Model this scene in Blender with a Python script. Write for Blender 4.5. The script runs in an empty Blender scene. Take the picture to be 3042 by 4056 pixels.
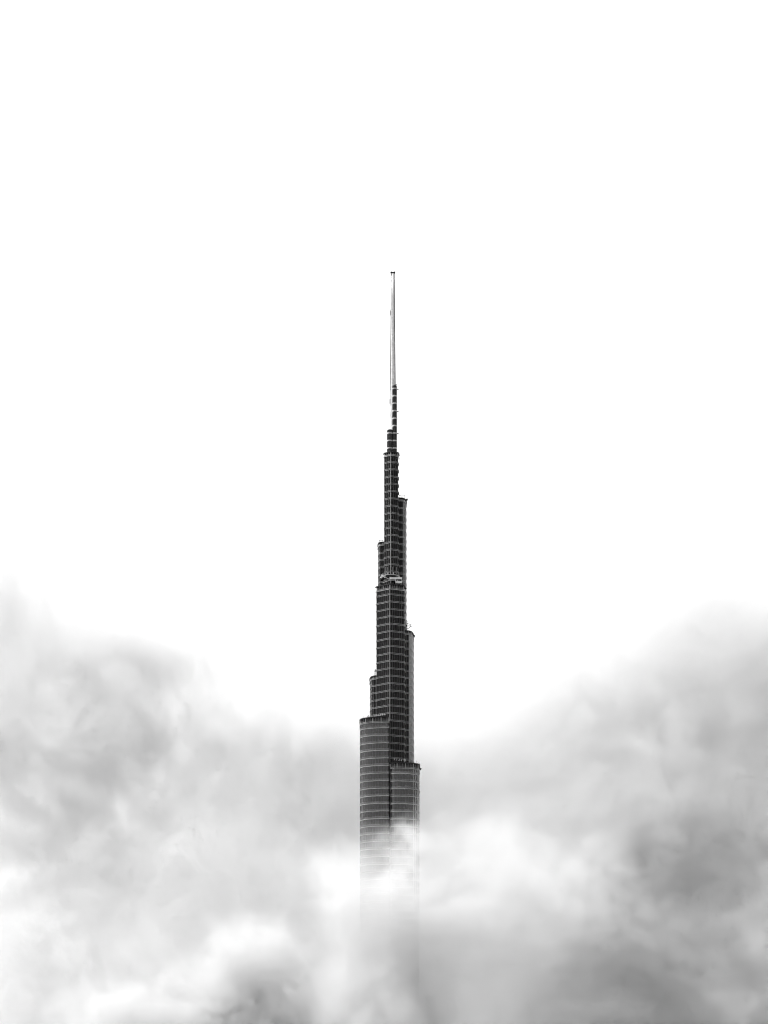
import bpy, bmesh, math, random
from mathutils import Vector, Matrix

random.seed(7)
scene = bpy.context.scene
R = math.radians

# ------------------------------------------------------------------ camera
F_PX, PH, PW = 9000.0, 4056.0, 3042.0      # focal length and frame in photograph pixels
PITCH, HORIZON = R(6.0), 4920.0
YP = HORIZON - F_PX * math.tan(PITCH)       # principal row
CAM_Z = 30.0
DIST = 1260.0                               # metres to the tower
cam_data = bpy.data.cameras.new("camera")
cam = bpy.data.objects.new("camera", cam_data)
scene.collection.objects.link(cam)
cam_data.sensor_fit = 'VERTICAL'
cam_data.sensor_height = 36.0
cam_data.lens = 36.0 * F_PX / PH
cam_data.shift_y = (YP - PH / 2) / PH
cam_data.clip_start, cam_data.clip_end = 1.0, 30000.0
cam.location = (0, 0, CAM_Z)
cam.rotation_euler = (R(90) + PITCH, 0, 0)
scene.camera = cam

# ------------------------------------------------------------------ sky, sun, exposure
SUN_EL, SUN_AZ = R(58.0), R(-58.0)          # high, ahead and to the left, veiled by cloud
world = bpy.data.worlds.new("World")
scene.world = world
world.use_nodes = True
wn, wl = world.node_tree.nodes, world.node_tree.links
wn.clear()
sky = wn.new("ShaderNodeTexSky")
sky.sky_type = 'NISHITA'
sky.sun_disc = False
sky.sun_elevation = SUN_EL
sky.sun_rotation = SUN_AZ
sky.air_density, sky.dust_density, sky.ozone_density = 1.0, 9.0, 1.0
grey = wn.new("ShaderNodeRGBToBW")          # a black and white photograph
bg = wn.new("ShaderNodeBackground")
bg.inputs["Strength"].default_value = 0.15
wout = wn.new("ShaderNodeOutputWorld")
wl.new(sky.outputs["Color"], grey.inputs["Color"])
wl.new(grey.outputs["Val"], bg.inputs["Color"])
wl.new(bg.outputs["Background"], wout.inputs["Surface"])

sun_data = bpy.data.lights.new("sun", 'SUN')
sun_data.energy = 0.5
sun_data.angle = R(12.0)
sun_data.color = (1.0, 1.0, 1.0)
sun = bpy.data.objects.new("sun", sun_data)
scene.collection.objects.link(sun)
to_sun = Vector((math.sin(SUN_AZ) * math.cos(SUN_EL), math.cos(SUN_AZ) * math.cos(SUN_EL), math.sin(SUN_EL)))
sun.rotation_euler = to_sun.to_track_quat('Z', 'Y').to_euler()

scene.view_settings.view_transform = 'Standard'
scene.view_settings.look = 'None'
scene.view_settings.gamma = 1.0
scene.view_settings.use_curve_mapping = False
scene.view_settings.exposure = 1.25

cy = scene.cycles
cy.use_denoising = True
cy.denoiser = 'OPENIMAGEDENOISE'
cy.use_adaptive_sampling = True
cy.adaptive_threshold = 0.035
cy.filter_width = 1.1
cy.max_bounces = 8
cy.volume_bounces = 5
cy.volume_step_rate = 4.0
cy.volume_max_steps = 512


def at(px, py, depth=DIST):
    """World point at a photograph pixel on the vertical plane y = depth."""
    u, v = (px - PW / 2) / F_PX, (YP - py) / F_PX
    c, s = math.cos(PITCH), math.sin(PITCH)
    d = Vector((u, c - v * s, s + v * c))
    return Vector((0, 0, CAM_Z)) + d * (depth / d.y)

# ------------------------------------------------------------------ materials
def principled(name, base, rough, metal=0.0, ior=1.45, vary=0.0, wear=None):
    """Grey procedural material: object-to-object variation plus faint grime."""
    m = bpy.data.materials.new(name)
    m.use_nodes = True
    n, l = m.node_tree.nodes, m.node_tree.links
    b = n["Principled BSDF"]
    b.inputs["Metallic"].default_value = metal
    b.inputs["Roughness"].default_value = rough
    b.inputs["IOR"].default_value = ior
    tc = n.new("ShaderNodeNewGeometry")
    noise = n.new("ShaderNodeTexNoise")
    noise.inputs["Scale"].default_value = wear or 0.35
    noise.inputs["Detail"].default_value = 6
    noise.inputs["Roughness"].default_value = 0.65
    l.new(tc.outputs["Position"], noise.inputs["Vector"])
    info = n.new("ShaderNodeObjectInfo")
    add = n.new("ShaderNodeMath")
    add.operation = 'ADD'
    l.new(info.outputs["Random"], add.inputs[0])
    l.new(tc.outputs["Random Per Island"], add.inputs[1])
    fr = n.new("ShaderNodeMath")
    fr.operation = 'FRACT'
    l.new(add.outputs[0], fr.inputs[0])
    mr = n.new("ShaderNodeMapRange")
    mr.inputs["To Min"].default_value = 1.0 - vary
    mr.inputs["To Max"].default_value = 1.0 + vary
    l.new(fr.outputs[0], mr.inputs["Value"])
    mn = n.new("ShaderNodeMapRange")
    mn.inputs["From Min"].default_value = 0.3
    mn.inputs["From Max"].default_value = 0.7
    mn.inputs["To Min"].default_value = 0.75
    mn.inputs["To Max"].default_value = 1.2
    l.new(noise.outputs["Fac"], mn.inputs["Value"])
    mul = n.new("ShaderNodeMath")
    mul.operation = 'MULTIPLY'
    l.new(mr.outputs[0], mul.inputs[0])
    l.new(mn.outputs[0], mul.inputs[1])
    mul2 = n.new("ShaderNodeMath")
    mul2.operation = 'MULTIPLY'
    mul2.inputs[1].default_value = base
    l.new(mul.outputs[0], mul2.inputs[0])
    l.new(mul2.outputs[0], b.inputs["Base Color"])
    return m


M_GLASS = principled("tinted_glass", 0.007, 0.12, 0.0, 1.24, 0.55, 0.12)
M_DRUMGLASS = principled("curved_glass", 0.016, 0.1, 0.0, 1.85, 0.4, 0.12)
M_CORE = principled("dark_wall", 0.012, 0.6)
M_STEEL = principled("brushed_steel", 0.52, 0.4, 0.4, 1.45, 0.12)
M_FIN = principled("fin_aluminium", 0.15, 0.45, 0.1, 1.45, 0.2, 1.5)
M_SPANDREL = principled("spandrel_steel", 0.05, 0.4, 0.2, 1.45, 0.2)
M_BLACK = principled("black_paint", 0.008, 0.5)
M_PIPE_LITFIN = principled("spire_cladding_lit_fin", 0.88, 0.3, 0.1, 1.45, 0.03, 0.8)
M_DRUM = principled("drum_louvre", 0.05, 0.5, 0.2, 1.45, 0.2, 1.2)
M_WHITE = principled("white_paint", 0.8, 0.45, 0.0, 1.45, 0.06)
M_GROUND = principled("dark_ground", 0.08, 0.9, 0.0, 1.45, 0.0, 0.01)


# ------------------------------------------------------------------ mesh helpers
def link(name, mesh, mat, parent=None):
    o = bpy.data.objects.new(name, mesh)
    if mat and not mesh.materials:
        mesh.materials.append(mat)
    scene.collection.objects.link(o)
    o.parent = parent
    return o


class MB:
    def __init__(self):
        self.v, self.f = [], []

    def face(self, *pts):
        i = len(self.v)
        self.v += [tuple(p) for p in pts]
        self.f.append(tuple(range(i, i + len(pts))))

    def hexa(self, b, t):
        """Closed solid from two matching loops (bottom and top)."""
        i, n = len(self.v), len(b)
        self.v += [tuple(p) for p in b] + [tuple(p) for p in t]
        self.f.append(tuple(range(i + n - 1, i - 1, -1)))
        self.f.append(tuple(range(i + n, i + 2 * n)))
        for k in range(n):
            j = (k + 1) % n
            self.f.append((i + k, i + j, i + n + j, i + n + k))

    def box(self, c, sx, sy, sz, rz=0.0):
        cs, sn = math.cos(rz), math.sin(rz)
        q = [(-sx / 2, -sy / 2), (sx / 2, -sy / 2), (sx / 2, sy / 2), (-sx / 2, sy / 2)]
        q = [(c[0] + x * cs - y * sn, c[1] + x * sn + y * cs) for x, y in q]
        self.hexa([(x, y, c[2] - sz / 2) for x, y in q], [(x, y, c[2] + sz / 2) for x, y in q])

    def tube(self, a, b, r0, r1=None, n=8):
        a, b = Vector(a), Vector(b)
        r1 = r0 if r1 is None else r1
        d = (b - a).normalized()
        u = d.orthogonal().normalized()
        w = d.cross(u)
        ring = [(math.cos(2 * math.pi * k / n), math.sin(2 * math.pi * k / n)) for k in range(n)]
        self.hexa([a + (u * x + w * y) * r0 for x, y in ring], [b + (u * x + w * y) * r1 for x, y in ring])

    def lathe(self, cx, cy, prof, n=24):
        """prof: list of (radius, z) from low to high."""
        i = len(self.v)
        for r, z in prof:
            for k in range(n):
                a = 2 * math.pi * k / n
                self.v.append((cx + r * math.cos(a), cy + r * math.sin(a), z))
        for j in range(len(prof) - 1):
            for k in range(n):
                k2 = (k + 1) % n
                self.f.append((i + j * n + k, i + j * n + k2, i + (j + 1) * n + k2, i + (j + 1) * n + k))
        self.f.append(tuple(i + n - 1 - k for k in range(n)))
        self.f.append(tuple(i + (len(prof) - 1) * n + k for k in range(n)))

    def strip(self, pts, out0, out1, z0, z1):
        """Solid moulding along a plan polyline between two outward offsets."""
        a, b = offset(pts, out0), offset(pts, out1)
        n = len(pts)
        i = len(self.v)
        for P, z in ((a, z0), (b, z0), (b, z1), (a, z1)):
            self.v += [(p.x, p.y, z) for p in P]
        for k in range(n - 1):
            for s in range(4):
                t = (s + 1) % 4
                self.f.append((i + s * n + k, i + s * n + k + 1, i + t * n + k + 1, i + t * n + k))
        self.f.append((i, i + n, i + 2 * n, i + 3 * n))
        self.f.append((i + n - 1, i + 4 * n - 1, i + 3 * n - 1, i + 2 * n - 1))

    def build(self, name, mat, parent=None, smooth=False):
        me = bpy.data.meshes.new(name)
        me.from_pydata(self.v, [], self.f)
        bm = bmesh.new()
        bm.from_mesh(me)
        bmesh.ops.recalc_face_normals(bm, faces=bm.faces)
        bm.to_mesh(me)
        bm.free()
        if smooth:
            for p in me.polygons:
                p.use_smooth = True
        return link(name, me, mat, parent)


def offset(pts, d):
    """Offset an open plan polyline (left to right, camera at -y) outward by d."""
    res = []
    for k, p in enumerate(pts):
        ns = []
        if k:
            e = p - pts[k - 1]
            ns.append(Vector((e.y, -e.x)).normalized())
        if k < len(pts) - 1:
            e = pts[k + 1] - p
            ns.append(Vector((e.y, -e.x)).normalized())
        n = sum(ns, Vector((0, 0)))
        n = n.normalized()
        res.append(p + n * d / max(0.5, n.dot(ns[0])))
    return res


def tag(o, label, category, group=None, kind=None):
    if label:
        o["label"] = label
    if category:
        o["category"] = category
    if group:
        o["group"] = group
    if kind:
        o["kind"] = kind
    return o


# ------------------------------------------------------------------ ground
g = MB()
g.face((-15000, -3000, 0), (15000, -3000, 0), (15000, 25000, 0), (-15000, 25000, 0))
tag(g.build("ground", M_GROUND), "open ground hidden under the clouds", None, kind="structure")

# ------------------------------------------------------------------ tower
tower = bpy.data.objects.new("skyscraper", None)
tower.location = (0, 0, 0)
scene.collection.objects.link(tower)
tag(tower, "slender dark glass skyscraper with stepped tiers and thin spire rising out of clouds", "skyscraper")

FLOOR = (at(1545, 2352.7).z - at(1545, 2823).z) / 16.0
panes = []          # (projected width, tier object, four corners)


def plan(pts, ymid):
    """Plan polyline from (photograph column, metres of depth behind the corner) pairs."""
    return [Vector((at(x, ymid, DIST + d).x, DIST + d)) for x, d in pts]


def zpix(y, d=0.0):
    return at(1545, y, DIST + d).z


def tier(pts, ytop, ybot, yband, ymid, back=16.0, band='double', fins=None, depth_ref=0.0, parapet=20.0,
         zbase=0.0, label=None, pane_mat=None, main=None, fin_w=0.1, corner_post=True):
    P = plan(pts, ymid)
    ztop = zpix(ytop, depth_ref)
    zpar = zpix(ytop + parapet, depth_ref)
    zvis = zpix(ybot, depth_ref)
    # body: closed prism a little behind the glass line
    inner = offset(P, -0.25)
    far = max(p.y for p in P) + back
    loop = inner + [Vector((inner[-1].x, far)), Vector((inner[0].x, far))]
    b = MB()
    b.hexa([(p.x, p.y, zbase) for p in loop], [(p.x, p.y, zpar + 0.05) for p in loop])
    # recessed wall behind the parapet posts
    rec = offset(P, -0.8)
    loop = rec + [Vector((rec[-1].x, far - 0.8)), Vector((rec[0].x, far - 0.8))]
    b.hexa([(p.x, p.y, zpar), (p.x, p.y, zpar)] if False else [(p.x, p.y, zpar) for p in loop],
           [(p.x, p.y, ztop - 0.5) for p in loop])
    body = b.build("tower_tier", M_CORE, tower)
    if label:
        body["label"] = label
    # floor bands
    zb = zpix(yband, depth_ref)
    zs = []
    z = zb
    while z > zvis - FLOOR:
        zs.append(z)
        z -= FLOOR
    edges = [zpar - 0.9] + []
    mesh = None
    for k, z in enumerate(zs):
        if mesh is None:
            r = MB()
            r.strip(P, -0.2, 0.16, -0.36, 0.34)                     # spandrel
            o = r.build("floor_band", M_SPANDREL, body)
            mesh = o.data
            o.location.z = z
            r = MB()
            r.strip(P, 0.1, 0.3, -0.46, -0.34)
            r.strip(P, 0.1, 0.3, 0.24, 0.34)
            if band == 'triple':
                r.strip(P, 0.1, 0.3, 0.76, 0.84)
                r.strip(P, 0.165, 0.2, -0.34, -0.05)
            o2 = r.build("rail", M_STEEL, body)
            rail_mesh = o2.data
            o2.location.z = z
        else:
            link("floor_band", mesh, None, body).location.z = z
            link("rail", rail_mesh, None, body).location.z = z
    # fins and panes
    cols = fins if fins is not None else [x for x, d in pts]
    F = []
    for x in cols:
        wx = at(x, ymid, DIST).x
        # point on the plan polyline at this column (walk by projected column)
        best = None
        for a, c in zip(P, P[1:]):
            ua, uc = a.x / a.y, c.x / c.y
            ux = wx / DIST
            if min(ua, uc) - 1e-9 <= ux <= max(ua, uc) + 1e-9 and abs(uc - ua) > 1e-9:
                t = (ux - ua) / (uc - ua)
                best = a.lerp(c, t)
                nrm = Vector((c.y - a.y, a.x - c.x)).normalized()
                break
        if best is None:
            best = P[0] if x < pts[0][0] + 1 else P[-1]
            nrm = Vector((-0.8, -0.6)) if best is P[0] else Vector((0.8, -0.6))
        F.append((best, nrm))
    ftop = zpar
    fbot = zs[-1] - 0.5
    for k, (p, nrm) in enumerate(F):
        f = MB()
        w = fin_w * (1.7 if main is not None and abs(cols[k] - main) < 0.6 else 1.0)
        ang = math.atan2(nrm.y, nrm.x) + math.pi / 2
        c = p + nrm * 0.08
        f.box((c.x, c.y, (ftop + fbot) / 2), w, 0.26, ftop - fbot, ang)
        f.build("fin", M_PIPE_LITFIN if nrm.x > 0.45 else M_STEEL if w > fin_w * 1.1 else M_FIN, body)  # right-facing fins take a paler colour that paints in light on that side
    bounds = [zpar] + zs
    for (p, n0), (q, n1) in zip(F, F[1:]):
        for zt, zl in zip(bounds, bounds[1:]):
            top = zt - (0.1 if zt == zpar else 0.47)
            low = zl + 0.36
            e = q - p
            if e.length < 0.15:
                continue
            nrm = Vector((e.y, -e.x)).normalized() * 0.03
            u = e.normalized() * 0.04
            a, c = p + nrm + u, q + nrm - u
            width = abs(a.x / a.y - c.x / c.y) * F_PX
            panes.append((width, body, (a, c, low, top), pane_mat or M_GLASS))
    # parapet: bright lower rail, posts, dark coping
    r = MB()
    r.strip(P, 0.0, 0.5, zpar - 0.35, zpar - 0.1)
    r.strip(P, 0.0, 0.4, zpar + 0.35, zpar + 0.5)
    r.build("parapet_rail", M_STEEL, body)
    r = MB()
    r.strip(offset(P, 0.1), -0.9, 0.45, ztop - 0.5, ztop)
    r.build("coping", M_BLACK, body)
    for k, (p, nrm) in enumerate(F):
        f = MB()
        ang = math.atan2(nrm.y, nrm.x) + math.pi / 2
        f.box((p.x, p.y, (zpar + ztop - 0.5) / 2), 0.3, 0.35, ztop - 0.5 - zpar - 0.02, ang)
        f.build("parapet_post", M_FIN if k % 3 else M_STEEL, body)
    r = MB()
    r.strip(offset(P, -0.55), -0.1, 0.1, zpar + 0.5, ztop - 1.1)
    r.build("parapet_panel", M_SPANDREL, body)
    return body, P, ztop


def flip_arc(cx, cd, rx, rd, a0, a1, n, px_per_m=1 / 0.14):
    """Arc of an ellipse in plan: columns and depths (angles from +column toward the camera)."""
    return [(cx + rx * math.cos(R(a0 + (a1 - a0) * k / n)), cd - rd * math.sin(R(a0 + (a1 - a0) * k / n))) for k in range(n + 1)]


# middle prism
fd = [1492.6, 1502.2, 1510.3, 1518.2, 1526.7, 1535.6, 1544.7, 1554.3, 1563.6, 1572.3, 1581.9, 1590, 1599.3]
tier_d, P_d, zt_d = tier([(1489, 7.2), (1492.6, 5.6), (1544.7, 0), (1599.3, 3.2), (1603, 5.0), (1604.5, 9)],
                         2312, 3420, 2352.7, 2580, fins=fd, main=1544.7,
                         label="wide middle tier of dark glass with a front corner", band='double')
# upper prism
fc = [1523.2, 1531.2, 1539.3, 1548.2, 1558.2, 1567.4, 1575.2]
tier_c, P_c, zt_c = tier([(1521.6, 7.0), (1523.2, 5.2), (1548.2, 2.6), (1575.2, 4.2), (1578.4, 5.8), (1579.5, 9)],
                         1788, 2300, 1828.7, 2030, fins=fc, main=1548.2, depth_ref=2.6, back=10, parapet=15,
                         zbase=zt_d - 4, label="narrow upper tier of dark glass under the spire")
# wing shafts standing behind the prisms
tier_e, P_e, zt_e = tier([(1576, 9.0), (1593, 9.3), (1599, 10.0), (1603.5, 11.5), (1606.6, 13.6), (1608.4, 16.2), (1609, 20)],
                         1971, 2500, 2011.5, 2150, fins=[1579.5, 1593, 1598.6, 1603, 1606.3, 1608.3], depth_ref=9, back=4, parapet=12,
                         zbase=zpix(2520), fin_w=0.16, label="round-ended shaft beside the upper tier")
tier_f, P_f, zt_f = tier([(1498.2, 17), (1498.8, 13), (1501.5, 10.2), (1506, 9), (1524, 8.4)],
                         2147, 2300, 2190, 2240, fins=[1498.6, 1501.5, 1506, 1514, 1521], depth_ref=9, back=4, parapet=13,
                         zbase=zt_d - 4, label="short shaft left of the upper tier")
tier_g, P_g, zt_g = tier([(1599, 11), (1604, 10.5), (1618, 10.8), (1624, 11.6), (1629, 13.0), (1633, 15), (1636, 18), (1637.6, 21.5), (1638, 26)],
                         2497, 3060, 2540, 2760, fins=[1601.5, 1604.5, 1611, 1617.5, 1621, 1625, 1629, 1633, 1636, 1637.6], depth_ref=10.6, back=4, parapet=15,
                         zbase=zpix(3080), fin_w=0.18, label="tall round-ended shaft behind the middle tier")
tier_j, P_j, zt_j = tier([(1466, 22), (1466.6, 17), (1469.4, 13.4), (1474.5, 11.2), (1482, 10), (1491, 9.6)],
                         2676, 2870, 2716, 2770, fins=[1466.4, 1469.4, 1474.5, 1481, 1487.5], depth_ref=10, back=4, parapet=14,
                         zbase=zpix(2900), label="short shaft left of the middle tier")
# the two wide drums at the foot
H_pts = [(1427.5, 8)] + flip_arc(1533, -1.5, 105.5, 7.5, 180, 90, 12) + [(1541.5, -8.9)]
fh = [1427.9, 1431, 1439, 1448.5, 1457.5, 1466, 1476.5, 1487, 1498, 1509.5, 1520.5, 1530, 1537.5]
tier_h, P_h, zt_h = tier(H_pts, 2838, 3620, 2881, 3000, fins=fh, band='triple', depth_ref=-8.9, parapet=22, back=12,
                         label="broad curved drum of glass on the left, sinking into cloud", fin_w=0.08, pane_mat=M_DRUMGLASS)
I_pts = [(1546.5, -8.2), (1553, -9.1), (1562, -9.8)] + flip_arc(1574, -3.5, 86, 6.5, 90, 0, 12) + [(1660.2, 8)]
fi = [1547, 1553.5, 1562, 1573, 1584, 1595, 1606, 1617, 1627.5, 1637, 1645.5, 1652.5, 1657.5, 1659.9]
tier_i, P_i, zt_i = tier(I_pts, 3019, 3620, 3061.5, 3180, fins=fi, band='triple', depth_ref=-10, parapet=22, back=12,
                         label="broad curved drum of glass on the right, lower than its neighbour", fin_w=0.08, pane_mat=M_DRUMGLASS)

# ------------------------------------------------------------------ panes: the largest 300 singly, the rest as one mass
z_mist = zpix(3430)                # below this the cloud hides them
panes.sort(key=lambda t: (t[2][2] < z_mist, -t[0]))
cache = {}
rest, rest_mats = MB(), []
for k, (w, body, (a, c, low, top), pmat) in enumerate(panes):
    e = c - a
    nrm = Vector((e.y, -e.x)).normalized()
    if k < 300:
        key = (round(e.length, 3), round(top - low, 3), pmat.name)
        if key not in cache:
            b = MB()
            b.box((0, 0, 0), key[0], 0.06, key[1])
            me = bpy.data.meshes.new("window_pane")
            me.from_pydata(b.v, [], b.f)
            me.materials.append(pmat)
            cache[key] = me
        o = link("window_pane", cache[key], None, body)
        o.location = ((a.x + c.x) / 2, (a.y + c.y) / 2, (low + top) / 2)
        o.rotation_euler = (random.uniform(-0.004, 0.004), 0, math.atan2(e.y, e.x) + random.uniform(-0.006, 0.006))
    else:
        rest_mats += [1 if pmat is M_DRUMGLASS else 0] * 6
        rest.box(((a.x + c.x) / 2, (a.y + c.y) / 2, (low + top) / 2), e.length, 0.06, top - low, math.atan2(e.y, e.x))
ro = rest.build("window_panes", M_GLASS, tower)
ro["kind"] = "stuff"
ro.data.materials.append(M_DRUMGLASS)
ro.data.polygons.foreach_set("material_index", rest_mats)


# ------------------------------------------------------------------ louvred drums under the spire
def drum(cx, r_px, d, ytop, ybot, bands, label):
    ymid = (ytop + ybot) / 2
    x = at(cx, ymid, DIST + d).x
    r = r_px * (DIST + d) / F_PX
    y = DIST + d
    b = MB()
    b.lathe(x, y, [(r, zpix(ybot, d)), (r, zpix(ytop, d) - 0.25), (r * 0.93, zpix(ytop, d))], 28)
    body = b.build("tower_tier", M_DRUM, tower)
    body["label"] = label
    for yb in bands:
        z = zpix(yb, d)
        f = MB()
        f.lathe(x, y, [(r + 0.05, z - 0.42), (r + 0.12, z - 0.4), (r + 0.12, z + 0.4), (r + 0.05, z + 0.42)], 28)
        f.build("floor_band", M_STEEL, body)
    n = 16
    for k in range(n):
        a = math.pi * (1 + (k + 0.5) / n)
        f = MB()
        f.box((x + (r + 0.04) * math.cos(a), y + (r + 0.04) * math.sin(a), (zpix(ybot, d) + zpix(ytop, d)) / 2 - 0.15), 0.07, 0.12,
              zpix(ytop, d) - zpix(ybot, d) - 0.3, a + math.pi / 2)
        f.build("fin", M_SPANDREL, body)
    return body, x, y, r


bands_a = [1541.3, 1570.2, 1599.7, 1629.4, 1659, 1688.3, 1717.8, 1747.7, 1777]
drum_a, xa, ya, ra = drum(1563.0, 8.6, 7.5, 1527, 1800, bands_a, "slim louvred drum beside the spire")
drum_b, xb, yb_, rb = drum(1544.0, 10.8, 7.5, 1703.5, 1800, bands_a[6:], "short louvred drum at the foot of the spire")
# access ladder up the slim drum
lx = at(1572.3, 1660, ya).x
f = MB()
zl, zh = zpix(1800, 7.5), zpix(1533, 7.5)
for dx in (-0.22, 0.22):
    f.box((lx + dx, ya, (zl + zh) / 2), 0.06, 0.06, zh - zl)
z = zl
while z < zh:
    f.box((lx, ya, z), 0.44, 0.05, 0.06)
    z += 0.55
f.build("ladder", M_STEEL, drum_a)

# ------------------------------------------------------------------ spire
prof_px = [(1790, 1543.2, 1566.4), (1700, 1543.7, 1566), (1600, 1545.2, 1565.6), (1527, 1546.4, 1565.2), (1440, 1548.3, 1564.6),
           (1300, 1549.4, 1563.8), (1180, 1550.6, 1563.4), (1084, 1551.8, 1562.8)]
dS = 9.6
mid = sum((a + b) / 2 for _, a, b in prof_px) / len(prof_px)
xs = at(mid, 1400, DIST + dS).x
s = MB()
prof = [((b - a) / 2 * (DIST + dS) / F_PX, zpix(y, dS)) for y, a, b in prof_px]
s.lathe(xs, DIST + dS, prof, 32)
spire = s.build("spire", M_PIPE_LITFIN, tower, smooth=True)
spire["label"] = "thin pale cylindrical spire tapering upward"


def spire_r(y):
    for (y0, a0, b0), (y1, a1, b1) in zip(prof_px, prof_px[1:]):
        if y1 <= y <= y0:
            t = (y0 - y) / (y0 - y1)
            return ((b0 - a0) * (1 - t) + (b1 - a1) * t) / 2 * (DIST + dS) / F_PX
    return 0.8


def tray_or_shade(side, y0, y1, w=0.26, out=0.1, mat=None):
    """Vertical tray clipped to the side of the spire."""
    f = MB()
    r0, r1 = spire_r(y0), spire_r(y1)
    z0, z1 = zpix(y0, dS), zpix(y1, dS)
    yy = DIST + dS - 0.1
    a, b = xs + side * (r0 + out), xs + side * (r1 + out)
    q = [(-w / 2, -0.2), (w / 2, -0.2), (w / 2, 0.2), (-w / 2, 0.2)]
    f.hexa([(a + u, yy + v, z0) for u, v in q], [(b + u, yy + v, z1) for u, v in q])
    f.build("tray_shade_strip", mat or M_BLACK, spire)


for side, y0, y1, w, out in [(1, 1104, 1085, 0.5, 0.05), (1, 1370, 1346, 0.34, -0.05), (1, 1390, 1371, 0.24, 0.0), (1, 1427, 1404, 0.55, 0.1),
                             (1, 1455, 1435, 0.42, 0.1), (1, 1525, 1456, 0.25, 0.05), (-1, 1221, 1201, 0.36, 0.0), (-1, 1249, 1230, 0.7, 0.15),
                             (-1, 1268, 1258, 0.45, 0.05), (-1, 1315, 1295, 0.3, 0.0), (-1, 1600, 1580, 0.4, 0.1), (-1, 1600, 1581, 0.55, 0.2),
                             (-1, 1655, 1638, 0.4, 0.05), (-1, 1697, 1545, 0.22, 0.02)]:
    tray_or_shade(side, y0, y1, w, out)
for side, y0, y1, w, m in [(1, 1520, 1106, 0.42, M_BLACK), (-1, 1545, 1200, 0.36, M_BLACK), (-1, 1199, 1086, 0.3, M_BLACK)]:  # long black strips paint in the shaded edges of the round spire
    tray_or_shade(side, y0, y1, w, 0.1, m)
b = MB()
zt = zpix(1084, dS)
for dx, rr in ((-0.85, 0.6), (0.85, 0.62)):
    b.lathe(xs + dx, DIST + dS, [(rr * 0.5, zt), (rr, zt + 0.3), (rr, zt + 1.0), (rr * 0.5, zt + 1.3)], 14)
b.box((xs, DIST + dS, zt + 0.55), 1.7, 0.7, 0.8)
b.build("beacon", M_BLACK, spire)


def floodlight(px, py, d, parent, size=0.9, side=1):
    """Lamp housing on a bracket at a tier's edge."""
    p = at(px, py, DIST + d)
    f = MB()
    f.tube((p.x - side * size * 1.1, p.y, p.z - size * 0.2), (p.x, p.y, p.z), 0.12, 0.1)
    f.tube((p.x - side * size * 0.35, p.y, p.z), (p.x + side * size * 0.25, p.y, p.z - size * 0.15), size * 0.32, size * 0.5, 12)
    f.tube((p.x + side * size * 0.25, p.y, p.z - size * 0.15), (p.x + side * size * 0.42, p.y, p.z - size * 0.2), size * 0.5, size * 0.42, 12)
    f.build("floodlight", M_BLACK, parent)


for px, py, d, par, sz in [(1576, 1541.5, 7.5, drum_a, 0.8), (1576, 1630, 7.5, drum_a, 0.8), (1576, 1717, 7.5, drum_a, 0.8), (1573.5, 1659, 7.5, drum_a, 0.4),
                           (1569, 1522.5, 7.5, drum_a, 0.7),
                           (1578.8, 1801, 8, tier_c, 0.9), (1578.8, 1891, 8, tier_c, 0.8), (1577.6, 2065, 8, tier_c, 0.7), (1577, 2148, 8, tier_c, 0.7), (1576.5, 2236, 8, tier_c, 0.7),
                           (1607.8, 2330.5, 8, tier_d, 1.0), (1606.6, 2427, 8, tier_d, 0.9), (1604.5, 2605, 8, tier_d, 0.8),
                           (1611, 1978, 16, tier_e, 1.4), (1640, 2518, 18, tier_g, 1.3), (1665, 3045, 4, tier_i, 1.3), (1661.5, 3136, 4, tier_i, 0.9)]:
    floodlight(px, py, d, par, sz)

# ------------------------------------------------------------------ gallery at the foot of the upper tier
gal = MB()
gp = plan([(1507, 9), (1512, 5.0), (1520, 3.0), (1534, 1.6), (1548, 1.2), (1562, 1.9), (1574, 3.2), (1580, 5.5), (1583, 9)], 2270)
zg = zpix(2283, 1.2)
gal.strip(gp, -2.0, 0.0, zg, zg + 1.0)
gallery = gal.build("gallery", M_CORE, tower)
gallery["label"] = "curved gallery with bright railing posts at the foot of the upper tier"
r = MB()
r.strip(gp, 0.0, 0.22, zg + 1.0, zg + 1.35)
r.build("gallery_rail", M_STEEL, gallery)
for k in range(11):
    t = k / 10 * (len(gp) - 1)
    i = min(int(t), len(gp) - 2)
    p = gp[i].lerp(gp[i + 1], t - i)
    f = MB()
    f.tube((p.x, p.y, zg + 1.0), (p.x, p.y, zg + 2.5), 0.17, 0.13, 8)
    f.build("railing_post", M_WHITE, gallery)
for px in (1527, 1535, 1556, 1570):
    p = at(px, 2255, DIST + 2.4)
    f = MB()
    f.tube((p.x, p.y, zpix(2283, 2.4)), (p.x, p.y, zpix(2246, 2.4)), 0.3, 0.3, 10)
    f.build("column", M_FIN, gallery)


# ------------------------------------------------------------------ maintenance crane on the middle tier's roof
def px_box(mb, x0, x1, y0, y1, d, thick):
    a, b = at(x0, y0, DIST + d), at(x1, y1, DIST + d)
    mb.box(((a.x + b.x) / 2, DIST + d, (a.z + b.z) / 2), abs(b.x - a.x), thick, abs(a.z - b.z))


crane = bpy.data.objects.new("maintenance_crane", None)
crane.location = at(1568, 2312, DIST + 2.2)
scene.collection.objects.link(crane)
tag(crane, "pale grey maintenance crane with open cabin parked on the middle tier's roof", "crane")


def crane_part(name, mb, mat):
    o = mb.build(name, mat)
    o.parent = crane
    o.matrix_parent_inverse = Matrix.Translation(-crane.location)
    return o


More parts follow.
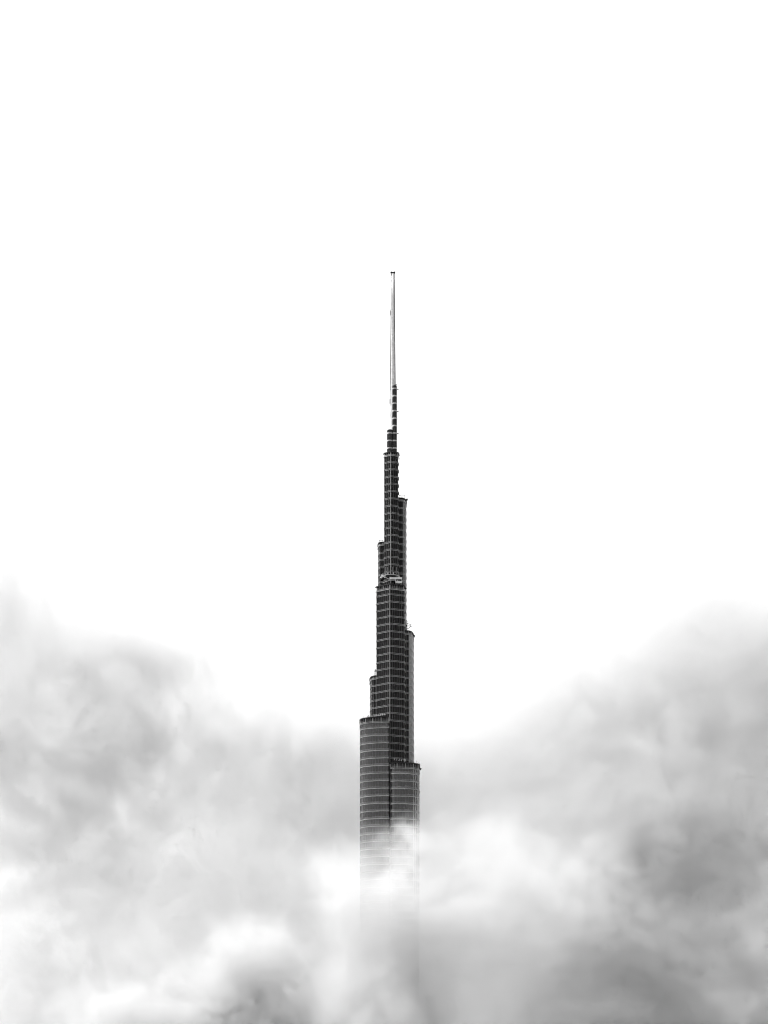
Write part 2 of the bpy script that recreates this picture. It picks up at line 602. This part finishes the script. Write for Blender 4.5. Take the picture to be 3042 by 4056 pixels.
dC = 1.9
f = MB()
px_box(f, 1543, 1593, 2287, 2294.5, dC, 1.0)
crane_part("boom", f, M_WHITE)
f = MB()
px_box(f, 1543, 1566, 2297, 2299, dC, 0.5)
px_box(f, 1543.5, 1545.5, 2278, 2287, dC, 0.3)
crane_part("boom_rail", f, M_WHITE)
f = MB()
px_box(f, 1566, 1593, 2303, 2310.5, dC, 1.2)
crane_part("counterweight", f, M_WHITE)
f = MB()
px_box(f, 1566, 1568, 2294.6, 2303, dC - 0.3, 0.4)
px_box(f, 1590.6, 1592.8, 2294.6, 2303, dC - 0.3, 0.4)
crane_part("cabin_frame", f, M_WHITE)
f = MB()
px_box(f, 1568.2, 1590.4, 2294.7, 2302.8, dC + 0.3, 0.4)
crane_part("machine_bay", f, M_BLACK)
f = MB()
px_box(f, 1572, 1577, 2297.5, 2301, dC - 0.1, 0.4)
crane_part("winch", f, M_STEEL)
f = MB()
px_box(f, 1569, 1573, 2310.5, 2318, dC, 0.8)
px_box(f, 1586, 1590, 2310.5, 2318, dC, 0.8)
crane_part("pedestal", f, M_FIN)
f = MB()
for a, b in [((1543, 2295), (1520, 2283)), ((1520, 2283), (1508, 2288)), ((1543, 2299), (1522, 2306)), ((1526, 2278), (1522, 2290)), ((1522, 2306), (1516, 2309))]:
    f.tube(at(*a, DIST + dC), at(*b, DIST + dC), 0.14, 0.14, 8)
px_box(f, 1522.5, 1527.5, 2277.5, 2281, dC, 0.5)
px_box(f, 1523, 1526.5, 2284, 2289, dC, 0.5)
crane_part("jib", f, M_WHITE)


# ------------------------------------------------------------------ other roof gear
def gear(name, label, cat, base, d, segs, mat, boxes=(), group=None):
    o0 = bpy.data.objects.new(name, None)
    o0.location = at(base[0], base[1], DIST + d)
    scene.collection.objects.link(o0)
    tag(o0, label, cat, group)
    inv = Matrix.Translation(-o0.location)
    for pname, r, lines in segs:
        f = MB()
        for a, b in lines:
            f.tube(at(*a, DIST + d), at(*b, DIST + d), r, r, 8)
        o = f.build(pname, mat, o0)
        o.matrix_parent_inverse = inv
    for pname, x0, x1, y0, y1, th, m in boxes:
        f = MB()
        px_box(f, x0, x1, y0, y1, d, th)
        o = f.build(pname, m, o0)
        o.matrix_parent_inverse = inv
    return o0


gear("window_cleaning_davit", "black bracketed davit jutting out above the tall right-hand shaft", "davit", (1612, 2498), 14,
     [("mast", 0.2, [((1612, 2500), (1612.5, 2466)), ((1608, 2477), (1613, 2474))]),
      ("arm", 0.16, [((1614, 2470), (1626, 2473)), ((1613, 2479.5), (1624, 2479)), ((1612, 2489), (1618, 2489)), ((1618, 2489), (1626, 2482))]),
      ("hook", 0.13, [((1625, 2472), (1625.5, 2484)), ((1626, 2475.5), (1632, 2475)), ((1626, 2481), (1631.5, 2482)), ((1611, 2457), (1615, 2462))])],
     M_BLACK, [("hoist", 1608, 1613, 2477, 2482, 0.8, M_BLACK)])
gear("roof_handrail", "thin dark handrail above the shaft beside the upper tier", "handrail", (1592, 1972), 14,
     [("post", 0.1, [((1581, 1975), (1581, 1960)), ((1592, 1975), (1592, 1963)), ((1601, 1975), (1601, 1963))]),
      ("top_rail", 0.12, [((1581, 1961), (1588, 1964)), ((1588, 1964), (1598, 1964.5)), ((1598, 1964.5), (1604, 1962))])], M_BLACK)
gear("aerial_bracket", "small dark aerial bracket above the short shaft left of the upper tier", "aerial", (1508, 2147), 14,
     [("post", 0.09, [((1503, 2152), (1503, 2138)), ((1514, 2152), (1514, 2139))]), ("crossbar", 0.1, [((1501, 2141), (1510, 2140)), ((1510, 2140), (1519, 2141))])], M_BLACK)
gear("roof_winch", "dark winch on the short shaft left of the middle tier", "winch", (1484, 2677), 14,
     [("leg", 0.12, [((1481, 2681), (1486, 2655)), ((1488, 2681), (1486.5, 2650))]), ("arm", 0.1, [((1480, 2663), (1488, 2656))])], M_BLACK,
     [("drum", 1483.5, 1488, 2652, 2658, 0.7, M_BLACK)])
gear("weather_mast", "thin mast with crossbar on the outer edge of the tall left drum", "mast", (1438, 2846), -1,
     [("pole", 0.09, [((1438, 2850), (1438, 2839))]), ("crossbar", 0.09, [((1436, 2840), (1440.5, 2839.5))])], M_BLACK)
gear("instrument_cluster", "cluster of small instruments on the tall left drum's roof", "instruments", (1459, 2843), -3,
     [("pole", 0.1, [((1458, 2847), (1458, 2832)), ((1463, 2847), (1462, 2836)), ((1454, 2847), (1454, 2839))]),
      ("crossbar", 0.09, [((1453, 2837), (1464, 2836)), ((1456, 2833), (1461, 2834))])], M_FIN, [("sensor_box", 1456, 1460, 2838, 2842, 0.5, M_FIN)])
gear("roof_antenna", "thin antenna rod on the right edge of the lower right drum", "antenna", (1651, 3024), 0,
     [("rod", 0.07, [((1651, 3028), (1651, 3013))]), ("stub", 0.09, [((1640, 3028), (1640, 3019)), ((1657, 3028), (1657, 3021)), ((1662, 3028), (1662, 3022))])], M_BLACK)
dd = at(1603, 3011, DIST - 6)
dish = MB()
dish.lathe(dd.x, dd.y, [(0.05, dd.z - 0.6), (0.5, dd.z - 0.35), (0.62, dd.z), (0.45, dd.z + 0.4), (0.1, dd.z + 0.55)], 14)
dish.tube((dd.x, dd.y, dd.z - 1.8), (dd.x, dd.y, dd.z - 0.5), 0.12, 0.12)
tag(dish.build("radome", M_WHITE), "small white radome on the lower right drum's roof", "radome")


def guard(name, cols, y, d, parent):
    """Angled guard brackets along a roof edge."""
    for px, dy in cols:
        p = at(px, y + dy, DIST + d)
        f = MB()
        f.tube((p.x, p.y, p.z - 0.6), (p.x + 0.1, p.y, p.z + 0.6), 0.11, 0.09)
        f.tube((p.x - 0.55, p.y, p.z - 0.5), (p.x + 0.35, p.y, p.z - 0.15), 0.1, 0.1)
        f.build(name, M_WHITE, parent)


guard("guard_bracket", [(1484.5, 4), (1490, 3), (1498.5, 2), (1507, 1), (1515.5, 0), (1524, -1)], 2830, -2.5, tier_h)
guard("guard_bracket", [(1562, 0), (1571.5, 1), (1581, 2), (1590, 3)], 3007, -3.5, tier_i)

# ------------------------------------------------------------------ clouds: one baked density volume
# photograph pixel, metres before (-) or behind (+) the tower, radii in pixels, radius in depth (m), density, raggedness, edge slope
BLOBS = [
    (1521, 4000, 200, 3200, 1400, 80, 0.20, 0.35, 1.0),     # thin mist far behind everything
    (0, 2350, 150, 1300, 900, 60, 0.18, 0.5, 1.0),          # faint high haze
    (3050, 2450, 150, 1700, 900, 60, 0.16, 0.4, 1.0),
    (1521, 3250, 210, 2300, 1250, 60, 0.22, 0.4, 0.9),      # veil behind the tower
    # left bank
    (-50, 2980, 130, 1250, 520, 60, 0.47, 0.6, 1.0),
    (850, 2920, 140, 1150, 520, 55, 0.40, 0.5, 1.0),
    (640, 2620, 120, 700, 280, 40, 0.45, 0.8, 1.0),
    (120, 2640, 120, 800, 460, 40, 0.28, 0.8, 1.0),
    (-100, 2330, 60, 950, 760, 50, 0.40, 0.8, 1.0),
    (150, 3450, 110, 1100, 560, 60, 0.26, 1.0, 1.0),
    (100, 3950, 60, 700, 500, 50, 0.24, 1.5, 1.0),
    # dark ragged lumps low in the middle
    (620, 4130, -30, 480, 380, 50, 1.3, 1.3, 1.0),
    (950, 4030, -30, 480, 440, 50, 1.4, 1.3, 1.0),
    (1280, 4150, -40, 440, 340, 50, 0.9, 1.4, 1.0),
    (1430, 3780, -60, 260, 260, 30, 0.35, 1.6, 1.0),
    # behind and beside the tower on the right
    (1800, 3120, 150, 1250, 800, 60, 0.36, 0.4, 1.0),
    (2400, 2800, 130, 680, 520, 50, 0.16, 1.6, 1.0),
    (3150, 3000, 140, 800, 640, 60, 0.38, 0.6, 1.0),
    (2500, 3520, 110, 950, 640, 60, 0.70, 0.7, 1.0),
    (2950, 3300, 120, 650, 560, 60, 0.40, 0.9, 1.0),
    (2600, 4100, 60, 1000, 640, 70, 0.55, 0.7, 1.0),
    (3250, 4150, 80, 1000, 900, 70, 0.9, 0.4, 1.0),
    (2900, 2600, 160, 1500, 800, 45, 0.40, 0.5, 1.0),
    (2200, 3780, 60, 750, 640, 55, 0.5, 0.7, 1.0),
    (2900, 3720, 130, 800, 560, 55, 0.55, 0.6, 1.0),
    # drifting in front of the tower
    (1590, 4010, -60, 480, 820, 50, 1.05, 0.3, 1.1),
    (1720, 3330, -35, 180, 260, 22, 0.6, 1.0, 1.0),
    (1390, 3520, -35, 150, 170, 20, 0.35, 1.0, 1.0),
    (1930, 3620, -60, 520, 600, 45, 0.45, 0.8, 1.0),
    (1950, 4080, -100, 750, 400, 50, 0.08, 1.0, 1.0),
]
SIGMA = 0.09
DETAIL = (1.8, 1.3, 3.2)


def build_clouds():
    ng = bpy.data.node_groups.new("cloud_density", 'GeometryNodeTree')
    ng.interface.new_socket("Geometry", in_out='OUTPUT', socket_type='NodeSocketGeometry')
    N, L = ng.nodes, ng.links

    def math_node(op, a, b=None, c=None):
        n = N.new("ShaderNodeMath")
        n.operation = op
        for k, v in enumerate((a, b, c)):
            if v is None:
                continue
            if isinstance(v, (int, float)):
                n.inputs[k].default_value = v
            else:
                L.new(v, n.inputs[k])
        return n.outputs[0]

    def vec(op, a, b=None):
        n = N.new("ShaderNodeVectorMath")
        n.operation = op
        for k, v in enumerate((a, b)):
            if v is None:
                continue
            if isinstance(v, (tuple, Vector)):
                n.inputs[k].default_value = v
            elif isinstance(v, (int, float)):
                n.inputs["Scale"].default_value = v
            else:
                L.new(v, n.inputs[k])
        if op == 'LENGTH':
            return n.outputs["Value"]
        return n.outputs["Vector"]

    def scale(a, s):
        n = N.new("ShaderNodeVectorMath")
        n.operation = 'SCALE'
        L.new(a, n.inputs[0])
        n.inputs["Scale"].default_value = s
        return n.outputs["Vector"]

    def noise(v, sc, detail, rough, lac=2.1):
        n = N.new("ShaderNodeTexNoise")
        n.noise_dimensions = '3D'
        L.new(v, n.inputs["Vector"])
        n.inputs["Scale"].default_value = sc
        n.inputs["Detail"].default_value = detail
        n.inputs["Roughness"].default_value = rough
        n.inputs["Lacunarity"].default_value = lac
        return n

    pos = N.new("GeometryNodeInputPosition").outputs[0]
    spos = vec('MULTIPLY', pos, (1.0, 0.3, 1.0))
    w1 = scale(vec('SUBTRACT', noise(spos, 0.012, 5, 0.6).outputs["Color"], (0.5, 0.5, 0.5)), 105.0)
    p = vec('ADD', pos, w1)
    n1 = noise(spos, 0.016, 5, 0.6).outputs["Fac"]
    n2 = noise(vec('MULTIPLY', p, (1.0, 0.25, 1.0)), 0.045, 6, 0.68).outputs["Fac"]
    n3 = noise(vec('MULTIPLY', p, (1.0, 0.2, 1.0)), 0.11, 5, 0.7).outputs["Fac"]
    wisp = N.new("ShaderNodeMapRange")
    wisp.interpolation_type = 'SMOOTHSTEP'
    wisp.inputs["From Min"].default_value, wisp.inputs["From Max"].default_value = 0.36, 0.64
    wisp.inputs["To Min"].default_value, wisp.inputs["To Max"].default_value = -0.5, 0.5
    L.new(n2, wisp.inputs["Value"])
    nn = math_node('MULTIPLY', math_node('SUBTRACT', n1, 0.5), DETAIL[0])
    nn = math_node('ADD', nn, math_node('MULTIPLY', wisp.outputs[0], DETAIL[1]))
    nn = math_node('ADD', nn, math_node('MULTIPLY', math_node('SUBTRACT', n3, 0.5), DETAIL[2]))
    total = None
    for px, py, dy, rx, ry, rd, wgt, tex, slope in BLOBS:
        dpt = DIST + dy
        c = at(px, py, dpt)
        m = dpt / F_PX
        q = vec('MULTIPLY', vec('SUBTRACT', p, c), (1 / (rx * m), 1 / rd, 1 / (ry * m)))
        d = vec('LENGTH', q)
        f = math_node('MINIMUM', math_node('MAXIMUM', math_node('MULTIPLY_ADD', d, -slope, slope), 0.0), 1.0)
        f = math_node('MULTIPLY', f, math_node('MULTIPLY', f, math_node('SUBTRACT', 3.0, math_node('MULTIPLY', f, 2.0))))
        f = math_node('MULTIPLY', f, math_node('MAXIMUM', math_node('MULTIPLY_ADD', nn, tex * wgt, wgt), 0.0))
        total = f if total is None else math_node('ADD', total, f)
    dens = math_node('MAXIMUM', math_node('MULTIPLY', total, SIGMA * 100.0), 0.0015)     # stored a hundredfold
    cube = N.new("GeometryNodeVolumeCube")
    L.new(dens, cube.inputs["Density"])
    lo, hi = Vector((-300, DIST - 200, 80)), Vector((300, DIST + 300, 530))
    cube.inputs["Min"].default_value = lo
    cube.inputs["Max"].default_value = hi
    res = (2.0, 6.0, 2.0)
    for ax, k_ in zip("XYZ", range(3)):
        cube.inputs["Resolution " + ax].default_value = int((hi[k_] - lo[k_]) / res[k_])
    setm = N.new("GeometryNodeSetMaterial")
    setm.inputs["Material"].default_value = cloud_mat
    L.new(cube.outputs["Volume"], setm.inputs["Geometry"])
    out = N.new("NodeGroupOutput")
    L.new(setm.outputs["Geometry"], out.inputs[0])
    vol = bpy.data.volumes.new("clouds")
    vol.materials.append(cloud_mat)
    o = bpy.data.objects.new("clouds", vol)
    scene.collection.objects.link(o)
    md = o.modifiers.new("density", 'NODES')
    md.node_group = ng
    o["kind"] = "stuff"
    o["label"] = "soft grey and white clouds drifting round the foot of the tower"
    o["category"] = "cloud"
    return o


cloud_mat = bpy.data.materials.new("cloud")
cloud_mat.use_nodes = True
cn = cloud_mat.node_tree.nodes
cn.clear()
pv = cn.new("ShaderNodeVolumePrincipled")
pv.inputs["Color"].default_value = (0.925, 0.925, 0.925, 1)
pv.inputs["Density"].default_value = 0.01
pv.inputs["Anisotropy"].default_value = 0.2
co = cn.new("ShaderNodeOutputMaterial")
cloud_mat.node_tree.links.new(pv.outputs["Volume"], co.inputs["Volume"])
build_clouds()
